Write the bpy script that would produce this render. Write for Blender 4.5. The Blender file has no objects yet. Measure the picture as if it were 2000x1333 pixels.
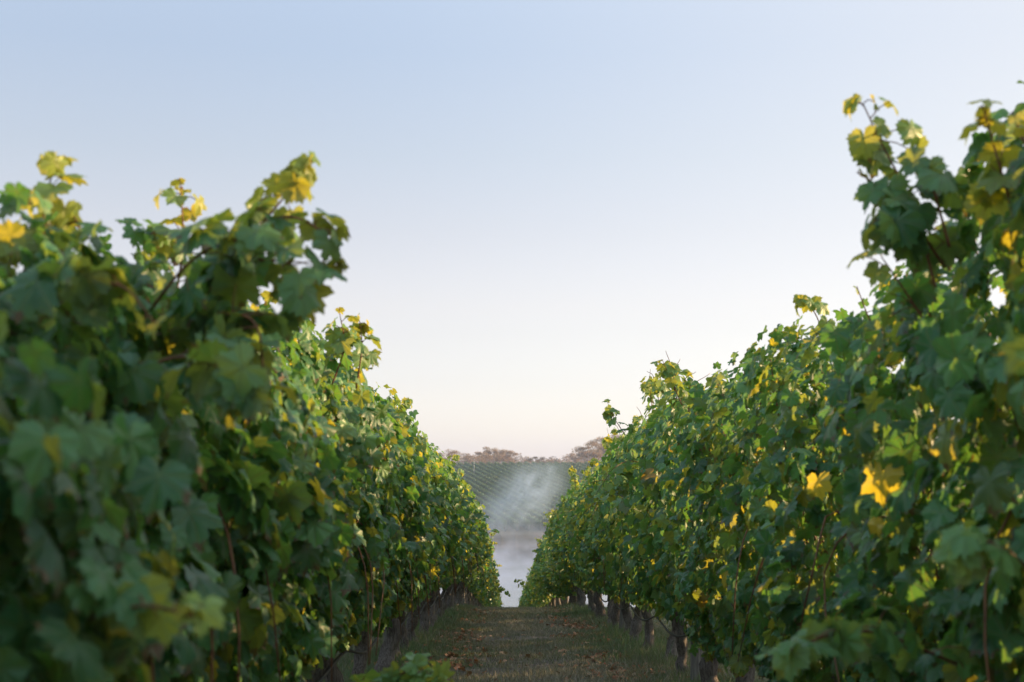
import bpy, math
import numpy as np
from mathutils import Vector

# ------------------------------------------------------------------ camera, light, exposure
sc = bpy.context.scene
R = math.radians
CAM_H = 1.10
cam_d = bpy.data.cameras.new('camera'); cam = bpy.data.objects.new('camera', cam_d)
sc.collection.objects.link(cam); sc.camera = cam
cam_d.lens = 50; cam_d.sensor_width = 36; cam_d.clip_start = 0.05; cam_d.clip_end = 6000
cam.location = (0, 0, CAM_H)
cam.rotation_euler = (R(90 + 5.42), 0, R(-0.20))
cam_d.dof.use_dof = True; cam_d.dof.focus_distance = 15.0; cam_d.dof.aperture_fstop = 4.2

SUN_EL, SUN_AZ = 12.5, 74.0           # azimuth measured from +Y (the view) towards +X (right)
sd = Vector((math.sin(R(SUN_AZ)) * math.cos(R(SUN_EL)), math.cos(R(SUN_AZ)) * math.cos(R(SUN_EL)), math.sin(R(SUN_EL))))
sun_d = bpy.data.lights.new('sun', 'SUN'); sun = bpy.data.objects.new('sun', sun_d)
sc.collection.objects.link(sun)
sun_d.energy = 5.0; sun_d.angle = R(0.6); sun_d.color = (1.0, 0.66, 0.33)
sun.rotation_euler = sd.to_track_quat('Z', 'Y').to_euler()

world = bpy.data.worlds.new('World'); sc.world = world; world.use_nodes = True
wn, wl = world.node_tree.nodes, world.node_tree.links
wn.clear()
sky = wn.new('ShaderNodeTexSky'); sky.sky_type = 'NISHITA'; sky.sun_disc = False
sky.sun_elevation = R(SUN_EL); sky.sun_rotation = R(SUN_AZ)
sky.altitude = 100; sky.air_density = 1.0; sky.dust_density = 1.2; sky.ozone_density = 2.0
hsv = wn.new('ShaderNodeHueSaturation'); hsv.inputs['Saturation'].default_value = 0.60
wtc = wn.new('ShaderNodeTexCoord'); wsep = wn.new('ShaderNodeSeparateXYZ'); wl.new(wtc.outputs['Generated'], wsep.inputs[0])
wr = wn.new('ShaderNodeValToRGB')       # pale haze band low in the sky; extra zenith brightness added to fill foliage
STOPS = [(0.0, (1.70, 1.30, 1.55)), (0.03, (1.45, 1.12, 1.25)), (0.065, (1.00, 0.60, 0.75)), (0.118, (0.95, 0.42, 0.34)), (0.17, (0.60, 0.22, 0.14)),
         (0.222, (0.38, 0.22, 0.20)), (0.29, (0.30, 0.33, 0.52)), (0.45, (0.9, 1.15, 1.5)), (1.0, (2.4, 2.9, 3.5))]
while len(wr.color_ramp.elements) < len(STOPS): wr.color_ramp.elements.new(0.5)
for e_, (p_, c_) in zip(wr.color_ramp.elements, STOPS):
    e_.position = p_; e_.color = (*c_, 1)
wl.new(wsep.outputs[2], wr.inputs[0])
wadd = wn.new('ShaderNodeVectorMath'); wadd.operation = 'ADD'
bg = wn.new('ShaderNodeBackground'); bg.inputs['Strength'].default_value = 0.117
wo = wn.new('ShaderNodeOutputWorld')
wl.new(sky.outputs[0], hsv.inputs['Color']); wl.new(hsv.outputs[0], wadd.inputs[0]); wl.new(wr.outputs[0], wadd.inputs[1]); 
wdot = wn.new('ShaderNodeVectorMath'); wdot.operation = 'DOT_PRODUCT'; wdot.inputs[1].default_value = tuple(sd)
wl.new(wtc.outputs['Generated'], wdot.inputs[0])
wmr = wn.new('ShaderNodeMapRange'); wmr.interpolation_type = 'SMOOTHSTEP'          # the sky pales towards the sun
for i_, x_ in enumerate((0.18, 0.95, 0.0, 0.72)): wmr.inputs[i_ + 1].default_value = x_
wl.new(wdot.outputs['Value'], wmr.inputs[0])
wmx = wn.new('ShaderNodeMix'); wmx.data_type = 'RGBA'; wmx.inputs[7].default_value = (3.75, 3.50, 3.25, 1)
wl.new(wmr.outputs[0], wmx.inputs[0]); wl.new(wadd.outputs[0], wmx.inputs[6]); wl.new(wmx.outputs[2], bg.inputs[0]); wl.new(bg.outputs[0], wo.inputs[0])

sc.view_settings.view_transform = 'Standard'; sc.view_settings.look = 'None'
sc.view_settings.exposure = 1.0; sc.view_settings.gamma = 1
sc.view_settings.use_curve_mapping = False
cy = sc.cycles
cy.max_bounces = 8; cy.diffuse_bounces = 5; cy.glossy_bounces = 2; cy.transmission_bounces = 6
cy.volume_bounces = 1; cy.transparent_max_bounces = 4
cy.use_denoising = True; cy.volume_step_rate = 2.0; cy.volume_max_steps = 128
cy.sample_clamp_indirect = 6.0
HAZE = 0.00034

# ------------------------------------------------------------------ helpers
def link(o, parent=None):
    sc.collection.objects.link(o)
    if parent is not None: o.parent = parent
    return o

def tag(o, label=None, cat=None, group=None, kind=None):
    if label: o['label'] = label
    if cat: o['category'] = cat
    if group: o['group'] = group
    if kind: o['kind'] = kind
    return o

def empty(name, loc, parent=None):
    o = bpy.data.objects.new(name, None); o.location = loc; o.empty_display_size = 0.2
    return link(o, parent)

class Acc:
    """collects faces and two vector attributes, then makes ONE mesh"""
    def __init__(s): s.v = []; s.l = []; s.n = []; s.a = []; s.b = []; s.c = 0
    def add(s, v, loops, sizes, a=None, b=None):
        v = np.asarray(v, np.float32)
        s.v.append(v); s.l.append(np.asarray(loops, np.int64) + s.c); s.n.append(np.asarray(sizes, np.int32))
        z = np.zeros((len(v), 3), np.float32)
        s.a.append(z if a is None else np.asarray(a, np.float32)); s.b.append(z if b is None else np.asarray(b, np.float32))
        s.c += len(v)
    def mesh(s, name, mat, smooth=True):
        me = bpy.data.meshes.new(name)
        if s.v:
            v = np.concatenate(s.v); l = np.concatenate(s.l); n = np.concatenate(s.n)
            me.vertices.add(len(v)); me.vertices.foreach_set('co', v.ravel())
            me.loops.add(len(l)); me.loops.foreach_set('vertex_index', l.astype(np.int32))
            me.polygons.add(len(n))
            st = np.concatenate([[0], np.cumsum(n)[:-1]]).astype(np.int32)
            me.polygons.foreach_set('loop_start', st)
            me.polygons.foreach_set('use_smooth', np.full(len(n), smooth, bool))
            me.update(calc_edges=True)
            for nm, arr in (('lc', s.a), ('lt', s.b)):
                at = me.attributes.new(nm, 'FLOAT_VECTOR', 'POINT'); at.data.foreach_set('vector', np.concatenate(arr).ravel())
        me.materials.append(mat)
        return me
    def build(s, name, mat, parent=None, smooth=True):
        return link(bpy.data.objects.new(name, s.mesh(name, mat, smooth)), parent)

def grid_faces(nr, ncol, wrap=False):
    i, j = np.meshgrid(np.arange(nr - 1), np.arange(ncol if wrap else ncol - 1), indexing='ij')
    j2 = (j + 1) % ncol
    f = np.stack([i * ncol + j, i * ncol + j2, (i + 1) * ncol + j2, (i + 1) * ncol + j], -1).reshape(-1, 4)
    return f.ravel(), np.full(len(f), 4)

def tube(acc, pts, rad, seg=6, rough=0.0, rng=None, cap=True):
    pts = np.asarray(pts, float); n = len(pts); rad = np.broadcast_to(np.asarray(rad, float), (n,))
    t = np.gradient(pts, axis=0); t /= np.linalg.norm(t, axis=1)[:, None] + 1e-9
    up = np.array([0.31, 0.95, 0.05]) if abs(t[0][1]) < 0.8 else np.array([1.0, 0.1, 0.0])
    a = np.cross(t, up); a /= np.linalg.norm(a, axis=1)[:, None] + 1e-9
    b = np.cross(t, a)
    ang = np.linspace(0, 2 * math.pi, seg, endpoint=False)
    rr = rad[:, None] * np.ones((1, seg))
    if rough and rng is not None: rr = rr * (1 + rough * rng.normal(size=rr.shape)) * (1 + rough * rng.normal(size=(1, seg)))
    v = pts[:, None] + rr[..., None] * (np.cos(ang)[None, :, None] * a[:, None] + np.sin(ang)[None, :, None] * b[:, None])
    l, s = grid_faces(n, seg, True)
    if cap:
        l = np.concatenate([l, np.arange(seg)[::-1], (n - 1) * seg + np.arange(seg)]); s = np.concatenate([s, [seg, seg]])
    acc.add(v.reshape(-1, 3), l, s)

def box(acc, c, d):
    c = np.array(c, float); d = np.array(d, float) / 2
    v = np.array([[x, y, z] for x in (-1, 1) for y in (-1, 1) for z in (-1, 1)]) * d + c
    f = [0, 1, 3, 2, 4, 6, 7, 5, 0, 4, 5, 1, 2, 3, 7, 6, 0, 2, 6, 4, 1, 5, 7, 3]
    acc.add(v, f, [4] * 6)

def smooth_path(ctrl, n):
    ctrl = np.asarray(ctrl, float)
    if len(ctrl) == 2: return ctrl[0] + (ctrl[1] - ctrl[0]) * np.linspace(0, 1, n)[:, None]
    p = np.vstack([2 * ctrl[0] - ctrl[1], ctrl, 2 * ctrl[-1] - ctrl[-2]])
    u = np.linspace(0, len(ctrl) - 1 - 1e-6, n); k = u.astype(int); f = (u - k)[:, None]
    a, b, c, d = p[k], p[k + 1], p[k + 2], p[k + 3]
    return 0.5 * (2 * b + (c - a) * f + (2 * a - 5 * b + 4 * c - d) * f ** 2 + (3 * b - a - 3 * c + d) * f ** 3)

def wob(p, seed, freq):
    """cheap smooth noise, about -1..1, over points p (n,3)"""
    r = np.random.default_rng(seed); out = 0
    for k in range(6):
        d = r.normal(size=3); d /= np.linalg.norm(d)
        out = out + np.sin(p @ d * freq * (0.7 + 0.25 * k) + r.uniform(0, 6.28)) / (1 + 0.15 * k)
    return out / 3.0

# ------------------------------------------------------------------ materials
class NT:
    def __init__(s, name):
        s.m = bpy.data.materials.new(name); s.m.use_nodes = True
        s.t = s.m.node_tree; s.t.nodes.clear()
    def n(s, typ, **k):
        nd = s.t.nodes.new(typ)
        for a, b in k.items():
            if hasattr(nd, a): setattr(nd, a, b)
        return nd
    def set(s, sock, v):
        if isinstance(v, bpy.types.NodeSocket): s.t.links.new(v, sock)
        elif v is not None: sock.default_value = v
    def math(s, op, a, b=None, c=None, clamp=False):
        nd = s.n('ShaderNodeMath', operation=op, use_clamp=clamp)
        for i, x in enumerate((a, b, c)):
            if x is not None: s.set(nd.inputs[i], x)
        return nd.outputs[0]
    def mix(s, f, a, b, mode='MIX'):
        nd = s.n('ShaderNodeMix', data_type='RGBA', blend_type=mode)
        s.set(nd.inputs[0], f)
        for k, x in ((6, a), (7, b)): s.set(nd.inputs[k], (*x, 1) if isinstance(x, tuple) and len(x) == 3 else x)
        return nd.outputs[2]
    def noise(s, vec, scale, detail=4, rough=0.55):
        nd = s.n('ShaderNodeTexNoise'); nd.inputs['Scale'].default_value = scale
        nd.inputs['Detail'].default_value = detail; nd.inputs['Roughness'].default_value = rough
        if vec is not None: s.set(nd.inputs['Vector'], vec)
        return nd.outputs[0]
    def ramp(s, f, stops):
        nd = s.n('ShaderNodeValToRGB'); cr = nd.color_ramp
        while len(cr.elements) < len(stops): cr.elements.new(0.5)
        for e, (p, c) in zip(cr.elements, stops): e.position = p; e.color = (*c, 1)
        s.set(nd.inputs[0], f); return nd.outputs[0]
    def obj(s): return s.n('ShaderNodeTexCoord').outputs['Object']
    def sep(s, v):
        nd = s.n('ShaderNodeSeparateXYZ'); s.set(nd.inputs[0], v); return nd.outputs
    def mapr(s, v, a, b, c=0.0, d=1.0, smooth=False):
        nd = s.n('ShaderNodeMapRange'); nd.interpolation_type = 'SMOOTHSTEP' if smooth else 'LINEAR'
        s.set(nd.inputs[0], v)
        for i, x in enumerate((a, b, c, d)): s.set(nd.inputs[i + 1], x)
        return nd.outputs[0]
    def scale(s, v, sx, sy, sz):
        nd = s.n('ShaderNodeMapping'); s.set(nd.inputs[0], v); nd.inputs['Scale'].default_value = (sx, sy, sz); return nd.outputs[0]
    def pbr(s, col, rough=0.8, spec=0.3, normal=None, metal=0.0):
        nd = s.n('ShaderNodeBsdfPrincipled')
        s.set(nd.inputs['Base Color'], (*col, 1) if isinstance(col, tuple) and len(col) == 3 else col)
        s.set(nd.inputs['Roughness'], rough); s.set(nd.inputs['Specular IOR Level'], spec); s.set(nd.inputs['Metallic'], metal)
        if normal is not None: s.set(nd.inputs['Normal'], normal)
        return nd.outputs[0]
    def bump(s, h, strength=0.5, dist=0.01):
        nd = s.n('ShaderNodeBump'); nd.inputs['Strength'].default_value = strength; nd.inputs['Distance'].default_value = dist
        s.set(nd.inputs['Height'], h); return nd.outputs[0]
    def out(s, surf=None, vol=None):
        o = s.n('ShaderNodeOutputMaterial')
        if surf is not None: s.t.links.new(surf, o.inputs[0])
        if vol is not None: s.t.links.new(vol, o.inputs[1])
        return s.m

def leaf_material(name, greens, trans, veins=True, trans_fac=0.42, spec=0.5, rough=0.40):
    m = NT(name)
    lc = m.n('ShaderNodeAttribute', attribute_name='lc').outputs['Vector']
    lt = m.n('ShaderNodeAttribute', attribute_name='lt').outputs['Vector']
    x, y, r1 = m.sep(lc)[:3]; r2, yel, brn = m.sep(lt)[:3]
    col = m.ramp(r1, greens)
    tcol = m.mix(r2, trans[0], trans[1])
    nm = None
    if veins:
        ob = m.obj()
        mott = m.noise(ob, 60, 3)
        col = m.mix(m.mapr(mott, 0.35, 0.7), col, m.mix(1.0, col, (1.25, 1.18, 0.9), 'MULTIPLY'))
        ang = m.math('ARCTAN2', x, y)
        dev = m.math('PINGPONG', m.math('ADD', ang, 0.0), R(26))
        rad = m.math('SQRT', m.math('ADD', m.math('MULTIPLY', x, x), m.math('MULTIPLY', y, y)))
        d = m.math('MULTIPLY', rad, dev)                       # distance from a main vein
        v1 = m.mapr(d, 0.012, 0.035, 1.0, 0.0)
        sec = m.math('PINGPONG', m.math('ADD', m.math('MULTIPLY', rad, 1.0), m.math('MULTIPLY', dev, -0.8)), 0.07)
        v2 = m.math('MULTIPLY', m.mapr(sec, 0.0, 0.016, 1.0, 0.0), 0.4)
        vv = m.math('MAXIMUM', v1, v2)
        col = m.mix(m.math('MULTIPLY', vv, 0.5), col, (0.13, 0.20, 0.06))
        tcol = m.mix(m.math('MULTIPLY', vv, 0.55), tcol, (0.30, 0.30, 0.05))
        rim = m.math('ADD', m.math('MULTIPLY', rad, 0.55), m.math('ADD', m.math('MULTIPLY', m.noise(ob, 28, 4, 0.6), 0.75), m.math('MULTIPLY', r1, -0.12)))
        rimf = m.mapr(rim, 0.80, 0.86, 0.0, 0.85)          # dry brown patches near the rim of some leaves
        col = m.mix(rimf, col, (0.14, 0.075, 0.03)); tcol = m.mix(rimf, tcol, (0.16, 0.07, 0.02))
        nm = m.bump(m.math('ADD', m.math('MULTIPLY', vv, -0.6), m.math('MULTIPLY', mott, 0.35)), 0.55, 0.004)
    # autumn yellow, also sunlight tinted into single shoots and leaves; then brown rim
    col = m.mix(yel, col, (0.55, 0.42, 0.05)); tcol = m.mix(yel, tcol, (0.95, 0.74, 0.04))
    col = m.mix(brn, col, (0.20, 0.085, 0.035)); tcol = m.mix(brn, tcol, (0.25, 0.09, 0.02))
    back = m.n('ShaderNodeNewGeometry').outputs['Backfacing']
    col = m.mix(m.math('MULTIPLY', back, 0.40), col, (0.16, 0.22, 0.12))
    p = m.pbr(col, rough, spec, nm)
    tr = m.n('ShaderNodeBsdfTranslucent'); m.set(tr.inputs[0], tcol)
    if nm is not None: m.set(tr.inputs['Normal'], nm)
    mx = m.n('ShaderNodeMixShader'); mx.inputs[0].default_value = trans_fac
    m.t.links.new(p, mx.inputs[1]); m.t.links.new(tr.outputs[0], mx.inputs[2])
    return m.out(mx.outputs[0])

GREENS = [(0.0, (0.012, 0.058, 0.030)), (0.4, (0.036, 0.145, 0.066)), (0.8, (0.125, 0.31, 0.105)), (1.0, (0.24, 0.42, 0.12))]
M_LEAF = leaf_material('vine_leaf', GREENS, ((0.15, 0.36, 0.045), (0.82, 0.66, 0.05)))
M_LEAF_FAR = leaf_material('vine_leaf_plain', GREENS, ((0.15, 0.36, 0.045), (0.82, 0.66, 0.05)), veins=False)
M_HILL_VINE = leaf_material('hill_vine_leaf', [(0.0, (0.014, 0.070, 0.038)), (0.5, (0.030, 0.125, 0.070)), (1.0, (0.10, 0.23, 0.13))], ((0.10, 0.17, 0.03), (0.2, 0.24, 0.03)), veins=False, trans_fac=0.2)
M_GUM = leaf_material('gum_leaf', [(0.0, (0.10, 0.09, 0.045)), (0.5, (0.27, 0.18, 0.09)), (1.0, (0.46, 0.28, 0.15))], ((0.30, 0.22, 0.09), (0.50, 0.31, 0.15)), veins=False, trans_fac=0.35, spec=0.2)
M_DARKTREE = leaf_material('dark_tree_leaf', [(0.0, (0.015, 0.035, 0.018)), (1.0, (0.035, 0.062, 0.028))], ((0.05, 0.08, 0.02), (0.08, 0.1, 0.02)), veins=False, trans_fac=0.1)
M_FALLEN = leaf_material('fallen_leaf', [(0.0, (0.151, 0.065, 0.039)), (0.5, (0.367, 0.162, 0.082)), (1.0, (0.562, 0.367, 0.238))], ((0.3, 0.1, 0.03), (0.3, 0.15, 0.05)), veins=False, trans_fac=0.1, spec=0.15, rough=0.8)
M_GRASS = leaf_material('grass_blade', [(0.0, (0.094, 0.212, 0.085)), (0.35, (0.163, 0.224, 0.108)), (0.6, (0.216, 0.202, 0.155)), (1.0, (0.457, 0.410, 0.330))], ((0.12, 0.16, 0.04), (0.25, 0.20, 0.08)), veins=False, trans_fac=0.2, spec=0.15, rough=0.7)

def mat_bark():
    m = NT('vine_bark'); o = m.obj()
    st = m.noise(m.scale(o, 90, 90, 9), 1.0, 5, 0.7)
    big = m.noise(o, 9, 3)
    col = m.ramp(st, [(0.3, (0.055, 0.045, 0.040)), (0.55, (0.20, 0.175, 0.16)), (0.75, (0.32, 0.29, 0.265))])
    col = m.mix(m.mapr(big, 0.5, 0.7, 0, 0.4), col, (0.075, 0.085, 0.06))
    return m.out(m.pbr(col, 0.9, 0.15, m.bump(st, 0.9, 0.012)))
def mat_cane():
    m = NT('cane_wood'); o = m.obj(); n = m.noise(o, 30, 3)
    return m.out(m.pbr(m.ramp(n, [(0.3, (0.10, 0.035, 0.018)), (0.7, (0.20, 0.09, 0.035))]), 0.55, 0.3))
def mat_post():
    m = NT('weathered_timber'); o = m.obj()
    g = m.noise(m.scale(o, 60, 60, 4), 1.0, 4, 0.6)
    return m.out(m.pbr(m.ramp(g, [(0.3, (0.10, 0.095, 0.085)), (0.7, (0.27, 0.255, 0.235))]), 0.85, 0.2, m.bump(g, 0.6, 0.005)))
def mat_simple(name, col, rough, spec=0.4, metal=0.0, ns=40):
    m = NT(name); o = m.obj(); n = m.noise(o, ns, 3)
    c2 = tuple(min(1, c * 1.35) for c in col); c1 = tuple(c * 0.75 for c in col)
    return m.out(m.pbr(m.mix(n, c1, c2), rough, spec, None, metal))
M_BARK, M_CANE, M_POST = mat_bark(), mat_cane(), mat_post()
M_WIRE = mat_simple('galvanised_wire', (0.35, 0.36, 0.38), 0.4, 0.5, 0.9)
M_PIPE = mat_simple('black_pipe', (0.018, 0.018, 0.020), 0.5, 0.4)
M_GUMWOOD = mat_simple('gum_bark', (0.30, 0.24, 0.19), 0.9, 0.1, 0.0, 3)
M_TIP = mat_simple('pale_post', (0.45, 0.43, 0.40), 0.8)

def mat_ground():
    m = NT('ground_soil_grass'); o = m.obj(); x, y, z = m.sep(o)[:3]
    n1, n2, n3 = m.noise(o, 1.3, 5, 0.6), m.noise(o, 9, 5, 0.65), m.noise(o, 60, 4, 0.7)
    soil = m.ramp(n2, [(0.3, (0.077, 0.061, 0.052)), (0.6, (0.186, 0.160, 0.131)), (0.8, (0.346, 0.290, 0.242))])
    grn = m.ramp(n3, [(0.3, (0.050, 0.081, 0.032)), (0.7, (0.158, 0.192, 0.076))])
    dist = m.math('ABSOLUTE', m.math('SUBTRACT', x, 0.16))
    edge = m.math('ADD', m.mapr(dist, 0.35, 1.0), m.mapr(n1, 0.3, 0.7, -0.45, 0.45), None, True)
    near = m.mix(m.math('MULTIPLY', edge, 0.6), soil, grn)
    nf = m.noise(o, 0.12, 5, 0.6)
    far = m.ramp(nf, [(0.3, (0.040, 0.046, 0.022)), (0.55, (0.085, 0.066, 0.040)), (0.75, (0.13, 0.095, 0.062))])
    far = m.mix(m.mapr(n1, 0.3, 0.7, 0.0, 0.35), far, (0.05, 0.07, 0.03))
    col = m.mix(m.mapr(y, 60, 140), near, far)
    return m.out(m.pbr(col, 0.95, 0.1, m.bump(m.math('ADD', n2, m.math('MULTIPLY', n3, 0.5)), 0.7, 0.03)))
def mat_water():
    m = NT('lake_water'); o = m.obj()
    n = m.noise(m.scale(o, 1, 0.4, 1), 0.9, 4, 0.6)
    b = m.bump(n, 0.25, 0.05)
    return m.out(m.pbr((0.045, 0.055, 0.065), 0.10, 0.5, b))
M_GROUND, M_WATER = mat_ground(), mat_water()

# ------------------------------------------------------------------ terrain
_py = np.array([-400, -30, 0, 27, 34, 115, 129, 150, 235, 250, 256, 276, 432, 446, 520, 700, 850, 960, 1400.])
_pz = np.array([12, 1.6, 0, -1.47, -2.0, -10.9, -12.35, -13.6, -13.6, -12.25, -11.1, -9.5, 3.7, 4.0, 1.0, -1, -2, 3, 6.])
_fy = np.arange(-400, 1400.5, 0.5); _fz = np.interp(_fy, _py, _pz)
_k = np.exp(-0.5 * (np.arange(-12, 13) * 0.5 / 2.4) ** 2); _k /= _k.sum()
_fz = np.convolve(np.pad(_fz, 12, mode='edge'), _k, 'valid')
_fz -= np.interp(0, _fy, _fz)
def G(y): return np.interp(y, _fy, _fz)
LAKE_Z = -12.0

def axis(spans):
    out = []
    for a, b, st in spans: out.append(np.arange(a, b, st))
    return np.unique(np.concatenate(out + [[spans[-1][1]]]))
gx = axis([(-1300, -100, 60), (-100, -10, 6), (-10, -3, 0.6), (-3, 3, 0.12), (3, 10, 0.6), (10, 100, 6), (100, 1300, 60)])
gy = axis([(-390, -10, 20), (-10, 3, 1), (3, 42, 0.15), (42, 130, 1.5), (130, 450, 3), (450, 1390, 20)])
X, Y = np.meshgrid(gx, gy)
Z = G(Y)
P3 = np.stack([X.ravel(), Y.ravel(), 0 * X.ravel()], 1)
Z = Z + (0.018 * wob(P3, 5, 3.0) + 0.010 * wob(P3, 6, 11)).reshape(X.shape)
Z += 0.05 * np.exp(-((X + 1.12) / 0.3) ** 2) + 0.05 * np.exp(-((X - 1.54) / 0.3) ** 2)
g = Acc(); l, s_ = grid_faces(len(gy), len(gx))
g.add(np.stack([X.ravel(), Y.ravel(), Z.ravel()], 1), l, s_)
tag(g.build('ground', M_GROUND), kind='structure')
w = Acc(); ux = np.linspace(-420, 420, 30); uy = np.linspace(126, 253, 12)
WX, WY = np.meshgrid(ux, uy); l, s_ = grid_faces(12, 30)
w.add(np.stack([WX.ravel(), WY.ravel(), np.full(WX.size, LAKE_Z)], 1), l, s_)
tag(w.build('water', M_WATER), kind='structure')

# ------------------------------------------------------------------ leaves
def leaf_templates(lod, count=6):
    ca = np.array([0, 14, 27, 40, 52, 66, 82, 98, 112, 128, 145, 162, 174, 180.])
    cr = np.array([1.0, .85, .66, .84, .94, .80, .61, .72, .76, .70, .62, .44, .20, .07])
    out = []
    for k in range(count):
        rg = np.random.default_rng(900 + k)
        if lod == 0: th = np.linspace(-178, 178, 45)
        elif lod == 1: th = np.array([-168, -140, -110, -84, -50, -27, 0, 27, 50, 84, 110, 140, 168.])
        else: th = np.array([-150, -95, -45, 0, 45, 95, 150.])
        dr = cr.copy(); dr[2] *= rg.uniform(0.85, 1.12); dr[6] *= rg.uniform(0.88, 1.15); dr[4] *= rg.uniform(0.9, 1.05)
        r = np.interp(np.abs(th), ca, dr)
        if lod == 0: r = r * (1 + 0.07 * np.where(np.arange(len(th)) % 2 == 0, 1, -1) + 0.02 * rg.normal(size=len(th)))
        elif lod == 1: r = r * (1 + 0.05 * rg.normal(size=len(th)))
        a = np.radians(th); x, y = r * np.sin(a), r * np.cos(a)
        cup, fold, tip, ph = rg.uniform(-0.1, 0.5), rg.uniform(-0.1, 0.5), rg.uniform(0.0, 0.55), rg.uniform(0, 6)
        def zf(x, y):
            rr = np.hypot(x, y); an = np.arctan2(x, y)
            return -cup * rr ** 2 * 0.8 + fold * np.abs(x) * 0.7 - tip * np.clip(y, 0, 2) ** 2 * 0.6 + 0.13 * rr * np.sin(3 * an + ph) + (0.075 * rr * np.cos(7 * an + ph * 2) if lod == 0 else 0)
        n = len(th)
        if lod == 0:
            hx, hy = x * 0.52, y * 0.52
            V = np.concatenate([[[0, 0, 0]], np.stack([hx, hy, zf(hx, hy)], 1), np.stack([x, y, zf(x, y)], 1)])
            F = []; S = []
            for i in range(n - 1):
                F += [0, 1 + i + 1, 1 + i]; S.append(3)
                F += [1 + i, 2 + i, 1 + n + i + 1, 1 + n + i]; S.append(4)
        else:
            V = np.concatenate([[[0, 0, 0]], np.stack([x, y, zf(x, y)], 1)])
            F = []; S = []
            for i in range(n - 1): F += [0, 2 + i, 1 + i]; S.append(3)
        out.append((V, np.array(F), np.array(S)))
    return out
TPL = {k: leaf_templates(k) for k in (0, 1, 2)}

def unit(v): return v / (np.linalg.norm(v, axis=-1, keepdims=True) + 1e-9)

def add_leaves(acc, rng, pos, nrm, tip, size, lod, r1, r2, yel, brn):
    nrm = unit(nrm); tip = unit(tip - nrm * (tip * nrm).sum(1, keepdims=True)); sx = np.cross(tip, nrm)
    k = rng.integers(0, 6, len(pos))
    for t in range(6):
        q = np.nonzero(k == t)[0]
        if not len(q): continue
        V, F, S = TPL[lod][t]; m = len(V)
        vv = V[None] * size[q][:, None, None]
        W = pos[q][:, None] + vv[..., :1] * sx[q][:, None] + vv[..., 1:2] * tip[q][:, None] + vv[..., 2:] * nrm[q][:, None]
        a = np.empty((len(q), m, 3)); a[..., :2] = V[None, :, :2]; a[..., 2] = r1[q][:, None]
        b = np.empty((len(q), m, 3)); b[..., 0] = r2[q][:, None]; b[..., 1] = yel[q][:, None]; b[..., 2] = brn[q][:, None]
        L = (F[None] + (np.arange(len(q)) * m)[:, None]).ravel()
        acc.add(W.reshape(-1, 3), L, np.tile(S, len(q)), a.reshape(-1, 3), b.reshape(-1, 3))

def autumn(rng, n, rate):
    u = rng.random(n)
    yel = np.where(u < rate, rng.uniform(0.45, 1.0, n), 0.0); brn = np.where(u < rate * 0.22, rng.uniform(0.3, 0.9, n), 0.0)
    return yel, brn

def canopy(acc, rng, seed, lod, n, top, bottom=0.45, half=0.46, size=(0.062, 0.098), length=1.62, rate=0.006, x0=0.0, y0=0.0, gz=None, thin=None):
    """leaf shell of one vine. Local axes: row along Y. top: function of y"""
    y = rng.uniform(-length / 2, length / 2, n)
    tp = top(y)
    u = rng.random(n); z = bottom + (tp - bottom) * u ** 0.92
    side = np.where(rng.random(n) < 0.5, -1.0, 1.0)
    pw = np.stack([side * 3 + 0 * y, y + y0, z], 1)
    h = (z - bottom) / (tp - bottom)
    prof = np.interp(h, [0, 0.12, 0.35, 0.7, 0.88, 1.0], [0.35, 0.64, 1.0, 0.95, 0.70, 0.25])
    w_ = half * prof * (1 + 0.26 * wob(pw, seed, 4.5) + 0.20 * wob(pw, seed + 1, 12))
    dep = rng.random(n) ** 1.7
    x = side * w_ * (1 - 0.72 * dep) + rng.normal(0, 0.02, n)
    # ragged lower hem and loose gaps high up
    hole = wob(np.stack([x * 2, y + y0, z], 1), seed + 2, 7)
    keep = ~((h > 0.72) & (hole > 0.75 - 0.5 * (h - 0.72))) & ~((h < 0.10) & (hole > 0.0)) & ~((hole > 0.50) & (rng.random(n) < 0.88))
    if thin is not None: keep &= rng.random(n) < thin(y + y0, z)
    y, z, side, x, h = y[keep], z[keep], side[keep], x[keep], h[keep]; n = len(y)
    out = np.stack([side, 0 * side, 0.15 + 0.9 * np.clip(h - 0.75, 0, 1) * 3], 1)
    nrm = unit(out) + 0.62 * rng.normal(size=(n, 3)) * np.array([0.8, 1.0, 0.7]) + np.array([0, 0, 0.38])
    tip = np.array([0, 0, -1.0]) + 0.55 * rng.normal(size=(n, 3)) + out * 0.25
    r2 = rng.random(n) ** 4.0
    sz = rng.uniform(size[0], size[1], n) * np.interp(h, [0, 0.8, 1], [1.05, 1.0, 0.75])
    cl = 0.5 + 0.5 * wob(np.stack([x, y + y0, z], 1), seed + 3, 5)
    r1 = np.clip(0.02 + 0.62 * rng.random(n) ** 1.4 + 0.26 * cl + 0.22 * np.clip(h - 0.7, 0, 1), 0, 1)
    yel, brn = autumn(rng, n, rate)
    z = z + (gz(y) if gz else 0)
    add_leaves(acc, rng, np.stack([x + x0, y, z], 1), nrm, tip, sz, lod, r1, r2, yel, brn)

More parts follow.
